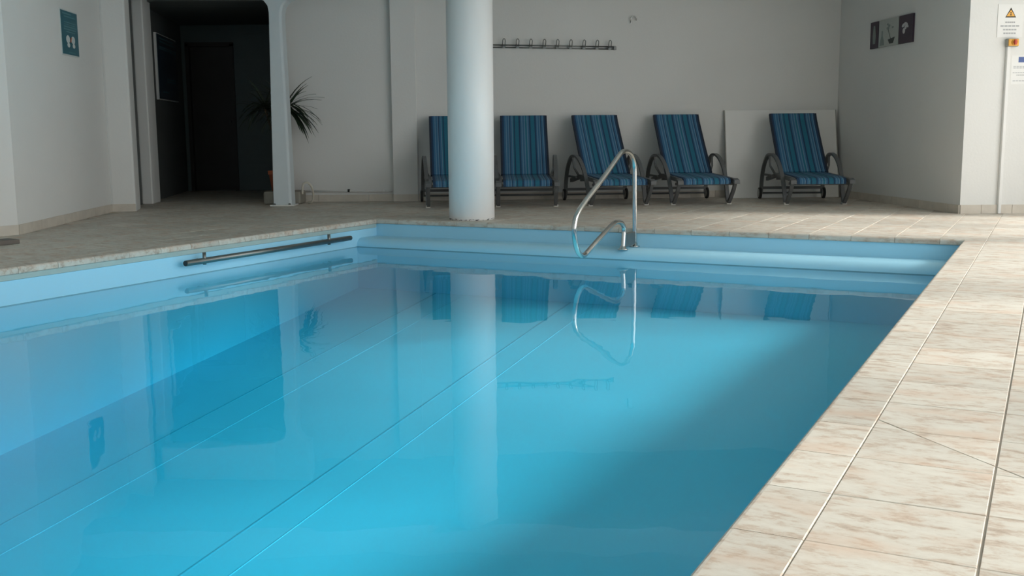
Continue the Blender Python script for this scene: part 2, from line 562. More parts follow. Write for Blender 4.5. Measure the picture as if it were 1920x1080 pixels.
# right glazed wall and rear wall with windows
def glazed(name_wall, axis, at, lo, hi, wins, n0):
    mb = MB()
    def bx(a, b, z0, z1):
        if axis == 'x':
            mb.box((at, a, z0), (at + .2, b, z1))
        else:
            mb.box((a, at - .2, z0), (b, at, z1))
    cur = lo
    for a, b in sorted(wins):
        bx(cur, a, FLOOR_Z, HIGH)
        bx(a, b, FLOOR_Z, WIN_Z[0])
        bx(a, b, head(a), HIGH)
        cur = b
    bx(cur, hi, FLOOR_Z, HIGH)
    structure(mb.build(name_wall, M['wall']))
    for i, (a, b) in enumerate(sorted(wins)):
        fr = MB()
        xs = [a + .03, (a + b) / 2, b - .03]
        def fb(a2, b2, z0, z1, d0, d1, mbx):
            if axis == 'x':
                mbx.box((at + d0, a2, z0), (at + d1, b2, z1))
            else:
                mbx.box((a2, at - d1, z0), (b2, at - d0, z1))
        for x in xs:
            fb(x - .03, x + .03, WIN_Z[0], head(a), .06, .14, fr)
        for z in (WIN_Z[0] + .03, head(a) - .03):
            fb(a, b, z - .03, z + .03, .06, .14, fr)
        w = structure(fr.build('window_%d' % (n0 + i), M['outside']), 'white framed window letting in daylight')
        for x0, x1 in ((xs[0], xs[1]), (xs[1], xs[2])):
            pm = MB()
            fb(x0 + .03, x1 - .03, WIN_Z[0] + .06, head(a) - .06, .095, .105, pm)
            pm.build('pane', M['glass'], w)


glazed('wall_right_side', 'x', WIN_X, REAR_Y - .2, 10.3, WINDOWS, 1)
glazed('wall_rear', 'y', REAR_Y, -7.4, WIN_X + .2, REAR_WINDOWS, len(WINDOWS) + 1)

# pilaster on the back wall
BN = Vector((BW1.y - BW0.y, -(BW1.x - BW0.x), 0)).normalized()        # points into the room


def bwp(x, y, off=0.0):
    return wp(x, y, BW0 + BN * off, BN)


pa, pb = bwp(739, 377), bwp(785, 377)
pa.z = pb.z = 0
q = [pa + BN * .07, pb + BN * .07, pb - BN * .05, pa - BN * .05]
structure(MB().prism([(v.x, v.y) for v in q], FLOOR_Z, CEIL).build('trim_2', M['wall'], bevel=.006), 'flat white pilaster on the back wall')


# ------------------------------------------------------------------ floor, tiles, coping
PR, PL, PB, PN = -0.553, -5.709, 8.373, -2.2       # pool: right, left, back, near edges (pool frame)
CW, CT = 0.157, 0.045                              # coping width and thickness
OR_, OL, OB, ON = PR + CW, PL - CW, PB + CW, PN - CW
room = [(p.x, p.y) for p in (BW0, CE, Vector((L5.x, EY, 0)), L4, L3, L2, L1, L0, LF, LB, Vector((WIN_X, REAR_Y, 0)), Vector((WIN_X, 10.15, 0)), RC, BW1)]


def inside(x, y, poly=room):
    c = False
    for i in range(len(poly)):
        (x0, y0), (x1, y1) = poly[i - 1], poly[i]
        if (y0 > y) != (y1 > y) and x < (x1 - x0) * (y - y0) / (y1 - y0) + x0:
            c = not c
    return c


fb = MB()
Uo0, Uo1, Vo0, Vo1 = -16, 9, -9, 19
for (a, b, c, d) in ((Uo0, OL, Vo0, Vo1), (OR_, Uo1, Vo0, Vo1), (OL, OR_, OB, Vo1), (OL, OR_, Vo0, ON)):
    pts = [P(a, c), P(b, c), P(b, d), P(a, d)]
    fb.prism([(p.x, p.y) for p in pts], -.06, -.0035)
floor = structure(fb.build('floor', M['grout']), 'travertine tiled pool deck')


def tile_mb(poly, z0=-.010, c=.0014):
    """convex polygon (counter-clockwise) -> tile with a chamfered upper edge"""
    n = len(poly)
    cx, cy = sum(p[0] for p in poly) / n, sum(p[1] for p in poly) / n
    ins = []
    for i in range(n):
        p0, p1, p2 = Vector(poly[i - 1]), Vector(poly[i]), Vector(poly[(i + 1) % n])
        d1, d2 = (p1 - p0).normalized(), (p2 - p1).normalized()
        n1, n2 = Vector((-d1.y, d1.x)), Vector((-d2.y, d2.x))
        k = max(.35, 1 + n1.dot(n2))
        ins.append(p1 + (n1 + n2) / k * c)
    mb = MB()
    v = [(p[0], p[1], z0) for p in poly] + [(p[0], p[1], -c) for p in poly] + [(p[0], p[1], 0) for p in ins]
    f = [tuple(range(2 * n, 3 * n))]
    for r in range(2):
        f += [(r * n + i, r * n + (i + 1) % n, (r + 1) * n + (i + 1) % n, (r + 1) * n + i) for i in range(n)]
    mb.add(v, f)
    return mb


def clip(poly, n, d):                               # keep points with n.p >= d
    out = []
    for i in range(len(poly)):
        a, b = poly[i], poly[(i + 1) % len(poly)]
        da, db = n[0] * a[0] + n[1] * a[1] - d, n[0] * b[0] + n[1] * b[1] - d
        if da >= 0:
            out.append(a)
        if da * db < 0:
            t = da / (da - db)
            out.append((a[0] + (b[0] - a[0]) * t, a[1] + (b[1] - a[1]) * t))
    return out


# the diagonal cut across the tiles on the right
ca, cb = inv(gp(1648, 787)), inv(gp(1920, 896))
cd = Vector((cb.x - ca.x, cb.y - ca.y)).normalized()
cn = (-cd.y, cd.x)
cdist = cn[0] * ca.x + cn[1] * ca.y
GU, GV = .0024, .0015                               # half joint widths
tiles = []                                          # (score, polygon in pool frame, standard?)
for i in range(-48, 28):
    for j in range(-36, 55):
        u0, u1 = U0 + i * TU + GU, U0 + (i + 1) * TU - GU
        v0, v1 = V0 + j * TV + GV, V0 + (j + 1) * TV - GV
        # keep clear of the coping ring
        if u1 > OL + .004 and u0 < OR_ - .004 and v1 > ON and v0 < OB + .004:
            if u0 < OL < u1:
                u1 = OL - .003
            elif v0 < OB < v1:
                v0 = OB + .003
            elif v0 < ON < v1:
                v1 = ON - .003
            elif u0 < OR_ - .01:
                if not (u1 > OR_ + .02):
                    continue
                u0 = OR_ + .003
        if u1 - u0 < .03 or v1 - v0 < .03:
            continue
        cu, cv = (u0 + u1) / 2, (v0 + v1) / 2
        w = P(cu, cv)
        if not inside(w.x, w.y):
            continue
        poly = [(u0, v0), (u1, v0), (u1, v1), (u0, v1)]
        score = 0
        if w.y > .5:
            px, py, dz = proj(w)
            if -60 < px < 1980 and 330 < py < 1140:
                score = 1 / dz ** 3
        parts = [poly]
        sd = [cn[0] * a + cn[1] * b - cdist for a, b in poly]
        if min(sd) < 0 < max(sd) and cu > U0:
            parts = [x for x in (clip(poly, cn, cdist + .0016), clip(poly, (-cn[0], -cn[1]), -cdist + .0016)) if len(x) > 2]
        for pp in parts:
            tiles.append((score, pp, len(parts) == 1 and abs(u1 - u0 - TU + 2 * GU) < 1e-6 and abs(v1 - v0 - TV + 2 * GV) < 1e-6))
tiles.sort(key=lambda t: -t[0])
std = tile_mb([(-TU / 2 + GU, -TV / 2 + GV), (TU / 2 - GU, -TV / 2 + GV), (TU / 2 - GU, TV / 2 - GV), (-TU / 2 + GU, TV / 2 - GV)]).mesh('tile', M['tile'])
field = MB()
count = 0
for sc, poly, is_std in tiles:
    cu, cv = sum(p[0] for p in poly) / len(poly), sum(p[1] for p in poly) / len(poly)
    if sc > 0 and count < 300:
        count += 1
        if is_std:
            o = bpy.data.objects.new('tile', std)
            COL.objects.link(o)
        else:
            o = tile_mb([(a - cu, b - cv) for a, b in poly]).build('tile', M['tile'])
        o.parent = floor
        o.location = P(cu, cv, random.uniform(-.0006, .0006))
        o.rotation_euler.z = YAW
    else:
        t = tile_mb(poly)
        field.add([P(*v) for v in t.v], t.f)
fo = field.build('tile_field', M['tile'], floor)
fo['kind'] = 'stuff'

# coping: a ring of bullnosed edge tiles
coping = structure(empty('trim_3', P((PR + PL) / 2, PB)), 'beige stone coping tiles edging the pool')


def coping_mb(length, mitre0=0.0, mitre1=0.0):
    """local x along the edge, local -y towards the water; section with rounded nose"""
    prof = [(CW, -.012), (CW, -.0025), (CW - .0025, 0)]
    r = .018
    for k in range(5):
        a = math.pi / 2 * k / 4
        prof.append((r - r * math.sin(a), -r + r * math.cos(a)))
    prof += [(0, -CT + .006), (.006, -CT), (.05, -CT), (.05, -.012)]
    h = length / 2
    rings = [[(-h + mitre0 * y, y, z) for y, z in prof], [(h - mitre1 * y, y, z) for y, z in prof]]
    return MB().sweep(rings, smooth=False)


def coping_row(p0, p1, rot, joints, corner=(0, 0)):
    """p0->p1 along local +x; joints: positions along the edge"""
    L = (p1 - p0).length
    d = (p1 - p0).normalized()
    js = [0] + [j for j in joints if .05 < j < L - .05] + [L]
    for k in range(len(js) - 1):
        a, b = js[k] + .0014, js[k + 1] - .0014
        m0 = -corner[0] if k == 0 else 0
        m1 = -corner[1] if k == len(js) - 2 else 0
        o = coping_mb(b - a, m0, m1).build('coping_tile', M['tile'])
        o.rotation_euler.z = rot
        o.parent = coping
        o.matrix_parent_inverse = Matrix.Translation(-coping.location)
        o.location = p0 + d * ((a + b) / 2)


# right side: local x must run so that +y points away from the water (+u): x = -v
jv = [PB - (V0 + j * TV) for j in range(-20, 60)]
coping_row(P(PR, PB), P(PR, PN), YAW - math.pi / 2, sorted(jv), (1, 0))
# back side: +y = +v, x = +u
coping_row(P(PL, PB), P(PR, PB), YAW, [U0 + i * TU - PL for i in range(-30, 30)], (1, 1))
# left side: +y = -u, x = +v
coping_row(P(PL, PN), P(PL, PB), YAW + math.pi / 2, [V0 + j * TV - PN for j in range(-30, 60)], (0, 1))

# ------------------------------------------------------------------ pool basin and water
WZ = -0.235
OVER = 0.016                                        # coping overhang


def bottom(v):
    return max(-1.30, min(-.56, -1.26 + (v - 3.47) * .139))


bas = MB()
a, b, c_, d_ = PL - OVER, PR + OVER, PN - OVER, PB + OVER
vs = [c_, 0, 3.18, 5, 7, d_]
for k in range(len(vs) - 1):
    v0, v1 = vs[k], vs[k + 1]
    z0, z1 = bottom(v0), bottom(v1)
    bas.add([P(a, v0, z0), P(b, v0, z0), P(b, v1, z1), P(a, v1, z1)], [(0, 1, 2, 3)])
    for u in (a, b):
        bas.add([P(u, v0, z0), P(u, v1, z1), P(u, v1, -CT), P(u, v0, -CT)], [(0, 1, 2, 3)])
for v in (c_, d_):
    bas.add([P(a, v, bottom(v)), P(b, v, bottom(v)), P(b, v, -CT), P(a, v, -CT)], [(0, 1, 2, 3)])
basin = structure(bas.build('pool_basin', M['liner']), 'light blue lined swimming pool basin')
# rounded ledge along the far end
LZ, LVF = -.155, 8.06
prof = [(d_, LZ - .004), (LVF + .075, LZ)]
for k in range(1, 7):
    t = math.pi / 2 * k / 6
    prof.append((LVF + .075 - .075 * math.sin(t), LZ - .075 + .075 * math.cos(t)))
prof += [(LVF + .004, -.33), (LVF + .004, -.62), (d_, -.62)]
led = MB().sweep([[P(a, v, z) for v, z in prof], [P(b, v, z) for v, z in prof]])
led.sm = [True] * (len(led.sm) - 2) + [False, False]
o = led.build('entry_ledge', M['liner'], basin)
md = o.modifiers.new('split', 'EDGE_SPLIT')
md.split_angle = math.radians(35)
# thin darker band at water level along ledge and left wall
MB().sweep([[P(u, v, z) for v, z in ((LVF - .0015, WZ + .004), (LVF - .0015, WZ - .008), (LVF + .004, WZ - .008), (LVF + .004, WZ + .004))] for u in (a, b)], smooth=False).build('waterline_mark', M['mark'], basin)
MB().sweep([[P(a + dx, v, z) for dx, z in ((.0015, WZ + .002), (.0015, WZ - .008), (-.002, WZ - .008), (-.002, WZ + .002))] for v in (c_, LVF + .02)], smooth=False).build('waterline_mark', M['mark'], basin)
# track below the coping on the left side
MB().sweep([[P(PL - OVER + dx, v, z) for dx, z in ((0, -CT - .001), (.010, -CT - .001), (.010, -.078), (0, -.082))] for v in (PN, PB)], smooth=False).build('liner_track', M['track'], basin)
# welded seams of the liner running along the bottom
for us, sw, smat in ((-4.89, .011, 'seam_dark'), (-4.60, .006, 'seam'), (-3.56, .012, 'seam_dark'), (-3.33, .006, 'seam')):
    sm_ = MB()
    pts = [v for v in vs]
    wob = [us + random.uniform(-.008, .008) for _ in pts]
    sm_.sweep([[P(w + du, v, bottom(v) + dz) for du, dz in ((-sw, -.002), (-sw * .6, .002), (sw * .6, .002), (sw, -.002))] for w, v in zip(wob, pts)], smooth=True)
    sm_.build('liner_seam', M[smat], basin)

wt = MB()
wu0, wu1, wv0, wv1 = a - .004, b + .004, c_ - .004, d_ + .004
corners = [P(wu0, wv0), P(wu1, wv0), P(wu1, wv1), P(wu0, wv1)]
wt.prism([(p.x, p.y) for p in corners], -1.40, WZ)
tag(wt.build('pool_water', M['water']), 'clear still turquoise water filling the swimming pool', 'water', kind='stuff')

# ------------------------------------------------------------------ skirting tiles
SK_H, SK_T = .082, .012


def baseboard(name, a, b, piece=.30, start=0.0, mat='skirting'):
    """tiles along a->b, room on the left-hand side"""
    d = (b - a).normalized()
    n = Vector((-d.y, d.x, 0))
    root = structure(empty(name, a))
    L = (b - a).length
    s = start - piece if start else 0
    while s < L - .02:
        e = min(s + piece, L)
        s0 = max(s, 0) + .002
        if e - .002 - s0 > .02:
            p, q_ = a + d * s0, a + d * (e - .002)
            jit = random.uniform(0, .0015)
            mb = MB().prism([(v.x - a.x, v.y - a.y) for v in (p, q_, q_ + n * (SK_T + jit), p + n * (SK_T + jit))], -.002, SK_H + random.uniform(-.001, .001))
            mb.build('tile', M[mat], root)
        s += piece
    return root


pc0, pc1 = pa + BN * .07, pb + BN * .07
dirb = (BW1 - BW0).normalized()
baseboard('baseboard_back', BW1, Vector((pb.x, pb.y, 0)))
baseboard('baseboard_pilaster', pc1, pc0)
baseboard('baseboard_back_left', Vector((pa.x, pa.y, 0)), BW0)
baseboard('baseboard_right_recess', RC, BW1, start=.2)
baseboard('baseboard_right_front', RF, RC, start=.1)
baseboard('baseboard_left', L1, L0)
baseboard('baseboard_left_facet', L0, LF)
baseboard('baseboard_left_pier', L2, L1)

# ------------------------------------------------------------------ round column
CX, CYY, CR = -.372, 9.95, .214
cm = MB().lathe([(CR - .004, 0), (CR - .004, .012), (CR, .016), (CR, 2.5)], 64)
tag(cm.build('round_column', M['column'], loc=(CX, CYY, 0)), 'thick round white column with chipped paint at its foot beside the pool', 'column')


# ------------------------------------------------------------------ tapered post with arch shoulders
def post():
    root = empty('arch_post', (-2.60, 12.02, 0))
    l0, r0 = gp(513, 386), gp(547, 387)
    Y = 12.0
    n = Vector((0, -1, 0))
    top = 2.62
    left = [(513, 386), (508, 200), (504, 40), (503.5, 22), (501, 10), (494, 1), (482, -5)]
    right = [(547, 386), (537, 200), (527.5, 40), (527.5, 24), (530, 11), (537, 1), (549, -5)]
    lp = [wp(x, y, (0, Y, 0), n) for x, y in left]
    rp = [wp(x, y, (0, Y, 0), n) for x, y in right]
    lp[0].z = rp[0].z = .012
    lp.append(Vector((lp[-1].x - .02, Y, CEIL)))
    rp.append(Vector((rp[-1].x + .02, Y, CEIL)))
    D, ch = .22, .022
    rings = []
    for l, r in zip(lp, rp):
        z = (l.z + r.z) / 2
        rings.append([(l.x + 2.6, Y - 12.02, z), (r.x + 2.6 - ch, Y - 12.02, z), (r.x + 2.6, Y - 12.02 + ch, z), (r.x + 2.6, Y - 12.02 + D, z), (l.x + 2.6, Y - 12.02 + D, z)])
    MB().sweep(rings, smooth=False).build('shaft', M['post'], root, bevel=.006)
    MB().box((lp[0].x + 2.6 - .035, Y - 12.02 - .03, 0), (rp[0].x + 2.6 + .03, Y - 12.02 + D + .02, .014)).build('base_plate', M['white'], root, bevel=.003)
    for dx in (.0, .17):
        MB().lathe([(0, .014), (.014, .014), (.014, .03), (0, .034)], 8, (lp[0].x + 2.6 + .015 + dx, -.035, 0)).build('bolt', M['dull_steel'], root)
    return tag(root, 'pale grey painted post tapering upwards at the mouth of the dark corridor', 'post')


post()
# lintel over the corridor mouth, with a rounded soffit edge
structure(MB().box((L2.x - .1, 12.0, 2.33), (-2.78, 12.22, CEIL)).build('trim_4', M['wall'], bevel=.03), 'lintel over the corridor mouth')

# ------------------------------------------------------------------ plant behind the post
PX, PY = -2.66, 12.45
tag(MB().box((-.215, -.17, 0), (.215, .17, .15)).build('stone_plinth', M['stone'], bevel=.02, loc=(PX, PY, 0)), 'low beige stone block under the potted plant behind the post', 'plinth')
pl = empty('potted_dracaena', (PX - .06, PY, .15))
tag(pl, 'spiky dark green dracaena in a terracotta pot half hidden by the post', 'plant')
MB().lathe([(.0, 0), (.085, 0), (.115, .19), (.125, .19), (.128, .235), (.112, .235), (.105, .20), (0, .20)], 24).build('pot', M['terracotta'], pl)
MB().lathe([(0, .195), (.104, .195), (.104, .205), (0, .21)], 16).build('soil', M['soil'], pl)
tk = smooth_path([(0, 0, .2), (.02, .01, .45), (.08, 0, .75), (.13, -.02, .95)], 4)
MB().tube(tk, [.026 - .0006 * i for i in range(len(tk))], 8).build('trunk', M['bark'], pl)
MB().tube(smooth_path([(.03, .01, .5), (-.06, .02, .7), (-.13, -.01, .95)], 4), .014, 8).build('trunk', M['bark'], pl)
for crown, (cxx, cyy, czz), nl, ln in (('a', (.13, -.02, .93), 84, .43), ('b', (-.13, -.01, .93), 52, .36)):
    for k in range(nl):
        az = random.uniform(-.85, .85) + (math.pi if k % 2 else 0)
        el = math.radians(random.uniform(-35, 70))
        L = ln * random.uniform(.65, 1.12)
        d = Vector((math.cos(az) * math.cos(el), math.sin(az) * math.cos(el) * .30, math.sin(el)))
        base = Vector((cxx, cyy, czz + random.uniform(0, .09)))
        rings = []
        side = Vector((-math.sin(az), math.cos(az), 0))
        pos, dd = base.copy(), d.copy()
        for i_ in range(6):
            t = i_ / 5
            wd = .019 * (1 - t) ** .6 * (.6 + .8 * min(1, t * 3)) + .0008
            rings.append([pos - side * wd, pos + Vector((0, 0, -.003)), pos + side * wd])
            dd = (dd + Vector((0, 0, -.16 - .1 * (el < .4)))).normalized()
            pos = pos + dd * (L / 5)
        lm = MB().sweep(rings, smooth=True, closed=False, caps=False)
        lm.build('leaf', M['leaf'], pl)
# loose hose beside the post and the pipe running above the skirting
hz = smooth_path([(-2.425, 12.30, .12), (-2.41, 12.28, .225), (-2.36, 12.28, .25), (-2.315, 12.30, .20), (-2.31, 12.36, .11), (-2.33, 12.40, .03), (-2.38, 12.42, .014)], 6)
tag(MB().tube(hz, .013, 8).build('cream_hose', M['hose']), 'short cream hose looping out beside the base of the post', 'hose')
pp0, pp1 = bwp(566, 358.5, .02), bwp(736, 358.5, .02)
pipe = empty('wall_pipe', Vector((pp0.x, pp0.y, 0)))
tag(pipe, 'thin white pipe running above the skirting on the back wall', 'pipe')
MB().tube([Vector((0, 0, pp0.z)), pp1 - Vector((pp0.x, pp0.y, 0))], .011, 8).build('tube', M['white'], pipe)
for x in (585, 654, 720):
    c3 = bwp(x, 357.5, .014) - Vector((pp0.x, pp0.y, 0))
    h = .018 if x == 654 else .012
    MB().box((c3.x - .012, c3.y - .018, c3.z - h), (c3.x + .012, c3.y + .022, c3.z + h)).build('clip', M['black'] if x == 654 else M['white'], pipe)


# ------------------------------------------------------------------ loungers
def lounger_meshes():
    out = []
    W2 = .285                                       # half width at the rails
    fab = MB()
    # backrest fabric and seat fabric as padded sheets; section line (y,z)
    def sheet(line, half, th):
        line = [Vector((0, y, z)) for y, z in line]
        rings = []
        for i, p in enumerate(line):
            t = (line[min(i + 1, len(line) - 1)] - line[max(i - 1, 0)]).normalized()
            n = Vector((1, 0, 0)).cross(t)
            row = []
            xs = [-half, -half * .5, 0, half * .5, half]
            for x in xs:
                row.append(p + Vector((x, 0, 0)) - n * (.012 * (1 - (x / half) ** 2)) * -1 * 0 + n * (th / 2))
            for x in reversed(xs):
                row.append(p + Vector((x, 0, 0)) - n * (th / 2))
            rings.append(row)
        return MB().sweep(rings, smooth=False)
    out.append(('backrest', sheet([(.50, .335), (.62, .45), (.80, .645), (.96, .82), (1.055, .93), (1.085, .985), (1.10, 1.0)], .258, .012).mesh('backrest', M['fabric']), None))
    bk = len(out) - 1
    for sx in (-1, 1):
        out.append(('back_rail', MB().band([(sx * .266, .50, .325), (sx * .266, .80, .635), (sx * .266, 1.055, .92), (sx * .266, 1.10, .995)], .022, .03, (1, 0, 0)).mesh('back_rail', M['hem']), bk))
    seat_line = [(.52, .325), (.30, .312), (.05, .305), (-.14, .300), (-.215, .288), (-.24, .262), (-.235, .232)]
    out.append(('seat', sheet(seat_line, .262, .012).mesh('seat', M['fabric']), None))
    out.append(('front_bar', MB().tube([(-W2, -.222, .238), (W2, -.222, .238)], .017, 10).mesh('front_bar', M['frame']), None))
    for sx in (-1, 1):
        # side rail with a dropped end bracket
        rail = MB().band([(sx * .288, 1.06, .235), (sx * .288, .55, .300), (sx * .288, .1, .288), (sx * .289, -.20, .275), (sx * .300, -.27, .262)], .030, .045, (1, 0, 0))
        out.append(('side_rail', rail.mesh('side_rail', M['frame']), None))
        fl = MB().band([(sx * .312, -.255, .272), (sx * .312, -.19, .17), (sx * .312, -.09, .07), (sx * .312, -.02, .016)], .036, .032, (1, 0, 0))
        fl.hexa([(sx * .312 - .03, -.31, .235), (sx * .312 + .03, -.31, .235), (sx * .312 + .03, -.23, .255), (sx * .312 - .03, -.23, .255),
                 (sx * .312 - .03, -.30, .275), (sx * .312 + .03, -.30, .275), (sx * .312 + .03, -.22, .295), (sx * .312 - .03, -.22, .295)])
        out.append(('front_leg', fl.mesh('front_leg', M['frame']), None))
        arch = smooth_path([(sx * .318, .01, .012), (sx * .322, .10, .20), (sx * .330, .21, .36), (sx * .338, .40, .485), (sx * .345, .62, .535), (sx * .352, .80, .505), (sx * .358, .94, .39), (sx * .362, 1.01, .24), (sx * .364, 1.03, .07)], 4)
        out.append(('arm_arch', MB().band(arch, .042, .024, (1, 0, 0)).mesh('arm_arch', M['frame']), None))
        out.append(('foot', MB().box((sx * .316 - .024, -.035, 0), (sx * .316 + .024, .03, .022)).mesh('foot', M['foot']), None))
        st = MB().band([(sx * .335, .60, .29), (sx * .338, .985, .29)], .022, .022, (1, 0, 0))
        st.band([(sx * .290, .64, .30), (sx * .338, .70, .40), (sx * .345, .74, .52)], .02, .018, (1, 0, 0))
        out.append(('arm_brace', st.mesh('arm_brace', M['frame']), None))
        wh = MB().lathe([(.052, -.016), (.066, -.013), (.068, 0), (.066, .013), (.052, .016)], 20, (sx * .378, 1.03, .068), axis='x')
        out.append(('wheel', wh.mesh('wheel', M['wheel']), None))
        k = len(out) - 1
        out.append(('hub_cap', MB().lathe([(0, -.019), (.05, -.019), (.053, 0), (.05, .019), (0, .019)], 18, (sx * .378, 1.03, .068), axis='x').mesh('hub_cap', M['hub']), k))
    out.append(('axle', MB().tube([(-.39, 1.03, .068), (.39, 1.03, .068)], .011, 8).mesh('axle', M['frame']), None))
    out.append(('cross_bar', MB().box((-.29, .56, .245), (.29, .60, .275)).mesh('cross_bar', M['frame']), None))
    out.append(('cross_bar', MB().box((-.36, 1.005, .115), (.36, 1.03, .145)).mesh('cross_bar', M['frame']), None))
    out.append(('cross_bar', MB().box((-.30, -.05, .215), (.30, -.02, .245)).mesh('cross_bar', M['frame']), None))
    return out


LM = lounger_meshes()
LOUNGERS = [
    ((-.595, 11.60), -.695, 'blue striped sun lounger half hidden behind the white column'),
    ((.173, 11.60), .15, 'blue striped sun lounger seen head-on just right of the white column'),
    ((1.178, 11.67), .99, 'blue striped sun lounger behind the steel pool handrail'),
    ((2.10, 11.73), 1.975, 'blue striped sun lounger between the handrail and the leaning white board'),
    ((3.33, 11.60), 3.345, 'blue striped sun lounger standing in front of the leaning white board'),
]
for (fx, fy), rx, lab in LOUNGERS:
    ang = math.atan2(-(rx - fx), 1.12)
    root = empty('sun_lounger', (fx, fy, 0), ang)
    tag(root, lab, 'sun lounger', 'blue striped sun loungers along the back wall')
    made = []
    for nm, me, par in LM:
        o = bpy.data.objects.new(nm, me)
        COL.objects.link(o)
        o.parent = root if par is None else made[par]
        made.append(o)

# ------------------------------------------------------------------ leaning board
b0, b1 = bwp(1358, 212, .012), bwp(1565, 211, .012)
bl = empty('white_board', ((b0.x + b1.x) / 2, (b0.y + b1.y) / 2, 0), math.atan2(b1.y - b0.y, b1.x - b0.x))
tag(bl, 'large flat white board leaning against the back wall behind the last lounger', 'board')
bw, bh, lean, th = (b1 - b0).length, 1.05, .22, .018
MB().hexa([(-bw / 2, -lean - th, 0), (bw / 2, -lean - th, 0), (bw / 2, -lean, 0), (-bw / 2, -lean, 0),
           (-bw / 2, -th - .002, bh), (bw / 2, -th - .002, bh), (bw / 2, -.002, bh), (-bw / 2, -.002, bh)]).build('panel', M['board'], bl, bevel=.003)
for s in (-1, 1):
    x = s * (bw / 2 + .003)
    MB().hexa([(x - .005, -lean - th - .004, 0), (x + .005, -lean - th - .004, 0), (x + .005, -lean + .002, 0), (x - .005, -lean + .002, 0),
               (x - .005, -th - .006, bh), (x + .005, -th - .006, bh), (x + .005, 0, bh), (x - .005, 0, bh)]).build('edge_strip', M['grey_box'], bl)

# ------------------------------------------------------------------ coat hooks on the back wall
h0, h1 = bwp(900, 86.2, .02), bwp(1155, 90.2, .02)
hr = empty('coat_hook_rail', h0)
tag(hr, 'long metal rail of coat hooks on the back wall right of the column', 'hook rail')
dv = h1 - h0
for off in (.015, -.013):
    MB().tube([Vector((0, 0, off)), dv + Vector((0, 0, off))], .007, 8).build('bar', M['dull_steel'], hr)
MB().box((dv.x - .03, dv.y - .012, dv.z - .022), (dv.x + .004, dv.y + .012, dv.z + .022)).build('end_cap', M['dull_steel'], hr, bevel=.005)
for x in (944.5, 970, 994.7, 1019.9, 1044.7, 1069.5, 1094.3, 1119, 1143):
    t = (x - 900) / 255
    c3 = dv * t + BN * .018
    pth = smooth_path([c3 + Vector((-.014, 0, -.012)), c3 + Vector((-.016, -.02, .03)), c3 + Vector((-.012, -.03, .07)), c3 + Vector((.002, -.03, .086)), c3 + Vector((.016, -.03, .068)), c3 + Vector((.014, -.02, .03)), c3 + Vector((.012, 0, -.012))], 4)
    MB().tube(pth, .0055, 6).box((c3.x - .018, c3.y - .012, c3.z - .02), (c3.x + .016, c3.y + .012, c3.z + .006)).build('hook', M['dull_steel'], hr)
hk = bwp(1187, 38, .0)
ho = empty('wall_hook', hk)
tag(ho, 'small single metal hook high on the bare back wall', 'hook')
MB().tube(smooth_path([(-.03, -.01, -.03), (-.032, -.03, 0), (-.02, -.035, .035), (.01, -.035, .042), (.034, -.032, .025), (.036, -.02, -.005)], 4), .006, 8).build('bent_rod', M['steel'], ho)
MB().box((-.036, -.008, -.04), (-.022, .004, .0)).build('mount', M['steel'], ho)

# ------------------------------------------------------------------ pool hand rail at the far end
base = inv(gp(1180, 465, LZ))
RU = base.x
rn = P(1, 0)
px_path = [(1168, 469), (1169.5, 445), (1170, 429), (1167, 420), (1160, 416), (1149, 420.5), (1125, 446), (1102, 472), (1096, 478), (1090, 479), (1083, 470), (1078, 449), (1077, 424), (1082, 402),
           (1099, 375), (1133, 331), (1160, 293), (1168, 284.5), (1176, 284), (1184, 291), (1189, 307), (1190, 330), (1190, 400), (1190, 463)]
rp_ = [wp(x, y, P(RU, 0), rn) for x, y in px_path]
rp_[0].z = LZ
rp_[-1].z = LZ
org = Vector((rp_[0].x, rp_[0].y, LZ))
hrl = empty('pool_handrail', org)
tag(hrl, 'bent stainless steel handrail standing on the ledge at the far end of the pool', 'handrail')
MB().tube([p - org for p in smooth_path(rp_, 5)], .0195, 14).build('rail_tube', M['steel'], hrl)
for p in (rp_[0], rp_[-1]):
    q3 = p - org
    MB().lathe([(0, 0), (.045, 0), (.045, .006), (.026, .012), (.024, .03), (0, .03)], 20, q3).build('flange', M['steel'], hrl)
pm_ = (rp_[0] + rp_[-1]) / 2 - org
dvp = P(0, 1)
e0, e1 = rp_[0] - org + dvp * .01, rp_[-1] - org - dvp * .01
nn = P(1, 0) * .012
MB().hexa([e0 - nn + Vector((0, 0, .02)), e1 - nn + Vector((0, 0, .02)), e1 + nn + Vector((0, 0, .02)), e0 + nn + Vector((0, 0, .02)),
           e0 - nn + Vector((0, 0, .13)), e1 - nn + Vector((0, 0, .13)), e1 + nn + Vector((0, 0, .13)), e0 + nn + Vector((0, 0, .13))]).build('anchor_plate', M['dull_steel'], hrl, bevel=.006)

# ------------------------------------------------------------------ grab bar on the left pool wall
gu = PL + .06
ga, gb = wp(348, 493, P(gu, 0), rn), wp(657, 447, P(gu, 0), rn)
gb.z = ga.z = (ga.z + gb.z) / 2
gba = empty('grab_bar', P(PL - OVER, inv(ga).y, ga.z))
tag(gba, 'straight steel grab bar fixed along the left pool wall above the water', 'grab bar')
g0 = gba.location
MB().tube([ga - g0, gb - g0], .022, 14).build('bar', M['dull_steel'], gba)
dirg = (gb - ga).normalized()
for e, s in ((ga, -1), (gb, 1)):
    MB().tube([e - g0 - dirg * .002 * s, e - g0 + dirg * .006 * s], .019, 14).build('end_plug', M['black'], gba)
for t in (.095, .845):
    c3 = ga + (gb - ga) * t - g0
    wl = c3 - P(1, 0) * (.06 + OVER)
    MB().tube([wl, c3], .013, 8).tube([c3 + Vector((0, 0, -.03)), c3 + Vector((0, 0, .062))], .014, 8).build('bracket', M['dull_steel'], gba)

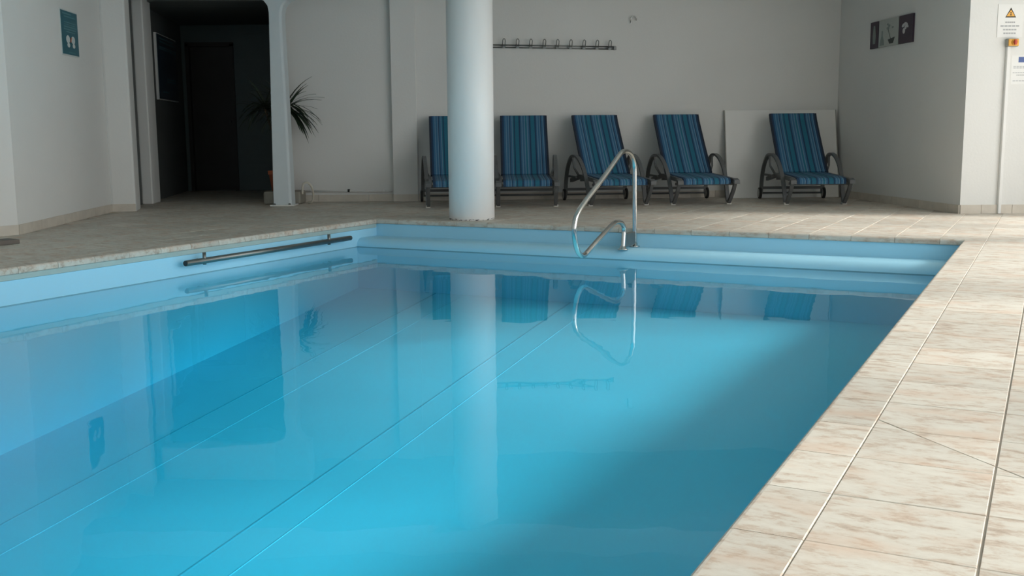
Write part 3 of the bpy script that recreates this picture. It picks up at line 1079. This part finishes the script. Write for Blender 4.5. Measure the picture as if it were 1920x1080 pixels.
# ------------------------------------------------------------------ signs and pictures
def on_wall(a, b):
    d = (b - a).normalized()
    n = Vector((-d.y, d.x, 0))
    return a, n, d


def sign_frame(name, wall_ab, px_tl, px_br, off=0.0):
    """Empty on the wall at the lower left corner of the pixel box; returns root, width, height. Local x along wall to the viewer's right, -y out of the wall."""
    a, n, d = on_wall(*wall_ab)
    p = wp(*px_tl, a + n * off, n)
    q_ = wp(*px_br, a + n * off, n)
    right = Vector((n.y * -1, n.x, 0))              # viewer's right when looking at the wall
    if right.dot(RT) < 0 and abs(right.dot(RT)) > .2:
        right = -right
    w = abs((q_ - p).dot(right))
    h = p.z - q_.z
    base_ = Vector((p.x, p.y, q_.z))
    if (q_ - p).dot(right) < 0:
        base_ = Vector((q_.x, q_.y, q_.z))
    root = empty(name, base_, math.atan2(right.y, right.x))
    return root, w, h


def plate(root, name, x0, z0, x1, z1, d0, d1, mat, bevel=0.0):
    return MB().box((x0, -d1, z0), (x1, -d0, z1)).build(name, mat, root, bevel=bevel)


def flat_shape(root, name, poly, d0, d1, mat):
    n = len(poly)
    v = [(x, -d0, z) for x, z in poly] + [(x, -d1, z) for x, z in poly]
    f = [tuple(range(n)), tuple(range(2 * n - 1, n - 1, -1))] + [(i, (i + 1) % n, n + (i + 1) % n, n + i) for i in range(n)]
    return MB().add(v, f).build(name, mat, root)


def ell(cx, cz, rx, rz, n=18, rot=0.0):
    out = []
    for k in range(n):
        a_ = 2 * math.pi * k / n
        x, z = rx * math.cos(a_), rz * math.sin(a_)
        out.append((cx + x * math.cos(rot) - z * math.sin(rot), cz + x * math.sin(rot) + z * math.cos(rot)))
    return out


# teal footwear notice on the left wall
s, w, h = sign_frame('teal_notice', (L1, L0), (110, 14), (148, 109))
tag(s, 'teal notice with two pale footprints on the left wall', 'sign')
plate(s, 'board', 0, 0, w, h, 0, .006, M['print_light'])
plate(s, 'face', .012, .012, w - .012, h - .012, .006, .009, M['teal'])
for z0, z1, x0, x1 in ((.90, .925, .12, .62), (.84, .86, .20, .85), (.72, .735, .2, .88), (.675, .69, .2, .82), (.62, .645, .16, .9), (.565, .59, .16, .86), (.515, .535, .3, .8), (.07, .09, .35, .75)):
    plate(s, 'text_line', w * x0, h * z0, w * x1, h * z1, .009, .0098, M['print_teal'])
for cx_ in (.36, .66):
    flat_shape(s, 'footprint', ell(w * cx_, h * .36, w * .105, h * .085), .009, .0105, M['print_light'])
    flat_shape(s, 'footprint', ell(w * (cx_ + .02), h * .235, w * .075, h * .05), .009, .0105, M['print_light'])
flat_shape(s, 'red_bar', [(w * .47, h * .30), (w * .52, h * .30), (w * .58, h * .41), (w * .53, h * .41)], .0105, .0112, M['terracotta'])

# dark poster case and a small notice in the corridor
s, w, h = sign_frame('poster_case', (L5, L3), (287, 60), (331, 192))
tag(s, 'tall dark poster board with a white edge on the corridor wall', 'poster')
plate(s, 'board', 0, 0, w, h, 0, .03, M['white'])
plate(s, 'face', .03, .012, w - .012, h - .012, .03, .034, M['navy'])
for z0, x0, x1 in ((.93, .15, .8), (.88, .15, .9), (.80, .1, .95), (.77, .1, .95), (.33, .45, .85), (.29, .45, .85), (.12, .2, .5)):
    plate(s, 'text_line', w * x0, h * z0, w * x1, h * (z0 + .012), .034, .035, M['print_teal'])
s, w, h = sign_frame('paper_notice', (L5, L3), (273, 90), (287, 131))
tag(s, 'small grey paper notice beside the dark poster board in the corridor', 'notice')
plate(s, 'sheet', 0, 0, w, h, 0, .003, M['print_grey'])
flat_shape(s, 'emblem', ell(w * .55, h * .55, w * .25, h * .22), .003, .0036, M['print_light'])

# triptych on the recess side wall
s, w, h = sign_frame('triptych_picture', (RC, BW1), (1637, 29), (1715, 78))
tag(s, 'three part still life picture with dark violet outer panels on the recess wall', 'picture')
# perspective of the wall: panel limits measured along it
a_, n_, d_w = on_wall(RC, BW1)
def along(x):
    pt = wp(x, 50, a_, n_)
    xl = wp(1637, 50, a_, n_)
    return (pt - xl).length
X1, X2, X3 = along(1652.5), along(1690), along(1715.5)
hh = wp(1660, 29, a_, n_).z - wp(1660, 79.5, a_, n_).z
W_ = X3
for nm, x0, x1, mt_ in (('panel', 0, X1 - .012, 'art_dark'), ('panel', X1 + .004, X2 - .012, 'art_pale'), ('panel', X2, X3, 'art_dark')):
    plate(s, nm, x0, 0, x1, hh, 0, .022, M[mt_])
f0, f1 = .022, .0235
flat_shape(s, 'vase', [(X1 * .35, .05), (X1 * .62, .05), (X1 * .66, hh * .45), (X1 * .55, hh * .85), (X1 * .38, hh * .85), (X1 * .30, hh * .45)], f0, f1, M['art_mid'])
mw = X2 - X1
flat_shape(s, 'bottle', [(X1 + mw * .07, hh * .06), (X1 + mw * .30, hh * .06), (X1 + mw * .27, hh * .25), (X1 + mw * .21, hh * .40), (X1 + mw * .21, hh * .60), (X1 + mw * .15, hh * .60), (X1 + mw * .15, hh * .40), (X1 + mw * .10, hh * .25)], f0, f1, M['art_mid'])
flat_shape(s, 'bowl', [(X1 + mw * .56, hh * .08), (X1 + mw * .74, hh * .08), (X1 + mw * .82, hh * .30), (X1 + mw * .48, hh * .24)], f0, f1, M['art_ink'])
flat_shape(s, 'stem', [(X1 + mw * .60, hh * .26), (X1 + mw * .62, hh * .26), (X1 + mw * .48, hh * .62), (X1 + mw * .46, hh * .62)], f0, f1, M['art_ink'])
for cx_, cz_, r_ in ((.46, .66, .05), (.52, .74, .045), (.45, .80, .035), (.70, .66, .035)):
    flat_shape(s, 'blossom', ell(X1 + mw * cx_, hh * cz_, mw * r_ * 1.2, hh * r_), f0, f1, M['art_mid'])
rw_ = X3 - X2
for cx_, cz_, rx_, rz_, ro in ((.34, .64, .12, .06, .3), (.52, .68, .13, .05, -.2), (.50, .56, .08, .07, .6), (.38, .44, .09, .10, 0), (.62, .60, .09, .05, -.5)):
    flat_shape(s, 'petal', ell(X2 + rw_ * cx_, hh * cz_, rw_ * rx_, hh * rz_, rot=ro), f0, f1 + cx_ * .001, M['art_light'])

# warning sign, isolator switch, trunking, notices on the bright wall
RW = (RF, RC)
s, w, h = sign_frame('warning_sign', RW, (1872, 8), (1916, 70))
tag(s, 'white safety sign with an amber warning triangle above the switch', 'sign')
plate(s, 'board', 0, 0, w, h, 0, .005, M['white'])
tcx, tz0, tz1 = w * .5, h * .60, h * .90
tw = (tz1 - tz0) * .56
flat_shape(s, 'triangle_border', [(tcx - tw, tz0), (tcx + tw, tz0), (tcx, tz1)], .005, .0062, M['black'])
flat_shape(s, 'triangle', [(tcx - tw * .80, tz0 + .010), (tcx + tw * .80, tz0 + .010), (tcx, tz1 - .020)], .0062, .0074, M['amber'])
flat_shape(s, 'exclamation_mark', [(tcx - .005, tz0 + .036), (tcx + .005, tz0 + .036), (tcx + .008, tz1 - .045), (tcx - .008, tz1 - .045)], .0074, .0082, M['black'])
flat_shape(s, 'exclamation_mark', ell(tcx, tz0 + .024, .007, .007, 10), .0074, .0082, M['black'])
for zc, hw in ((.455, .20), (.345, .38), (.235, .27), (.125, .25)):
    for k in range(5):
        x0 = w * (.5 - hw + 2 * hw * k / 5)
        plate(s, 'text_line', x0, h * (zc - .022), x0 + w * 2 * hw / 5 * .82, h * (zc + .022), .005, .0056, M['print_grey'])
s, w, h = sign_frame('isolator_switch', RW, (1885, 73), (1905, 88))
tag(s, 'amber isolator switch with a red knob on the bright right wall', 'switch')
plate(s, 'body', 0, 0, w, h, 0, .05, M['grey_box'], .006)
plate(s, 'cover', .006, .006, w - .004, h - .006, .05, .062, M['amber'], .004)
MB().lathe([(0, 0), (.027, 0), (.026, .014), (0, .014)], 18).build('knob_base', M['amber'], s)
kb = s.children[-1]
kb.rotation_euler.x = math.pi / 2
kb.location = (w * .55, -.062, h * .52)
kn = MB().box((-.009, -.024, .014), (.009, .024, .032)).lathe([(0, .012), (.020, .012), (.018, .022), (0, .022)], 16).build('knob', M['red'], kb)
tz = s.location.z
a1, n1, d1 = on_wall(*RW)
t0, t1 = wp(1889, 90, a1, n1), wp(1877.5, 400, a1, n1)
tr_ = empty('cable_trunking', Vector((t0.x, t0.y, 0)), math.atan2(-d1.y, -d1.x))
tag(tr_, 'white cable trunking running from the switch down to the floor', 'trunking')
MB().box((-.016, -.028, 0), (.016, 0, tz)).build('channel', M['white'], tr_, bevel=.003)
MB().box((-.013, -.032, 0), (.013, -.028, tz)).build('cover', M['white'], tr_, bevel=.0015)
s, w, h = sign_frame('paper_notice', RW, (1897, 104), (1936, 158))
tag(s, 'white paper notice with a blue square at the right edge of the picture', 'notice')
plate(s, 'sheet', 0, 0, w, h, 0, .002, M['white'])
plate(s, 'blue_square', w * .31, h * .76, w * .58, h * .95, .002, .0028, M['blue_print'])
for zc, x0, x1 in ((.62, .1, .9), (.57, .1, .9), (.40, .08, .75), (.32, .25, .7), (.12, .1, .9)):
    for k in range(6):
        xa = w * (x0 + (x1 - x0) * k / 6)
        plate(s, 'text_line', xa, h * (zc - .012), xa + w * (x1 - x0) / 6 * .8, h * (zc + .012), .002, .0026, M['print_grey'])

# low slab lying at the foot of the left facet
q0 = gp(38, 457)
fd = (LF - L0).normalized()
fn = Vector((-fd.y, fd.x, 0))
sl = [q0, q0 + fd * .62, q0 + fd * .62 + fn * -.16, q0 + fn * -.16]
c0 = sum(sl, Vector()) / 4
tag(MB().prism([(p.x - c0.x, p.y - c0.y) for p in reversed(sl)], 0, .035).build('stone_slab', M['slab'], bevel=.006, loc=(c0.x, c0.y, 0)),
    'low brown slab lying on the deck before the left wall, cut by the picture edge', 'slab')
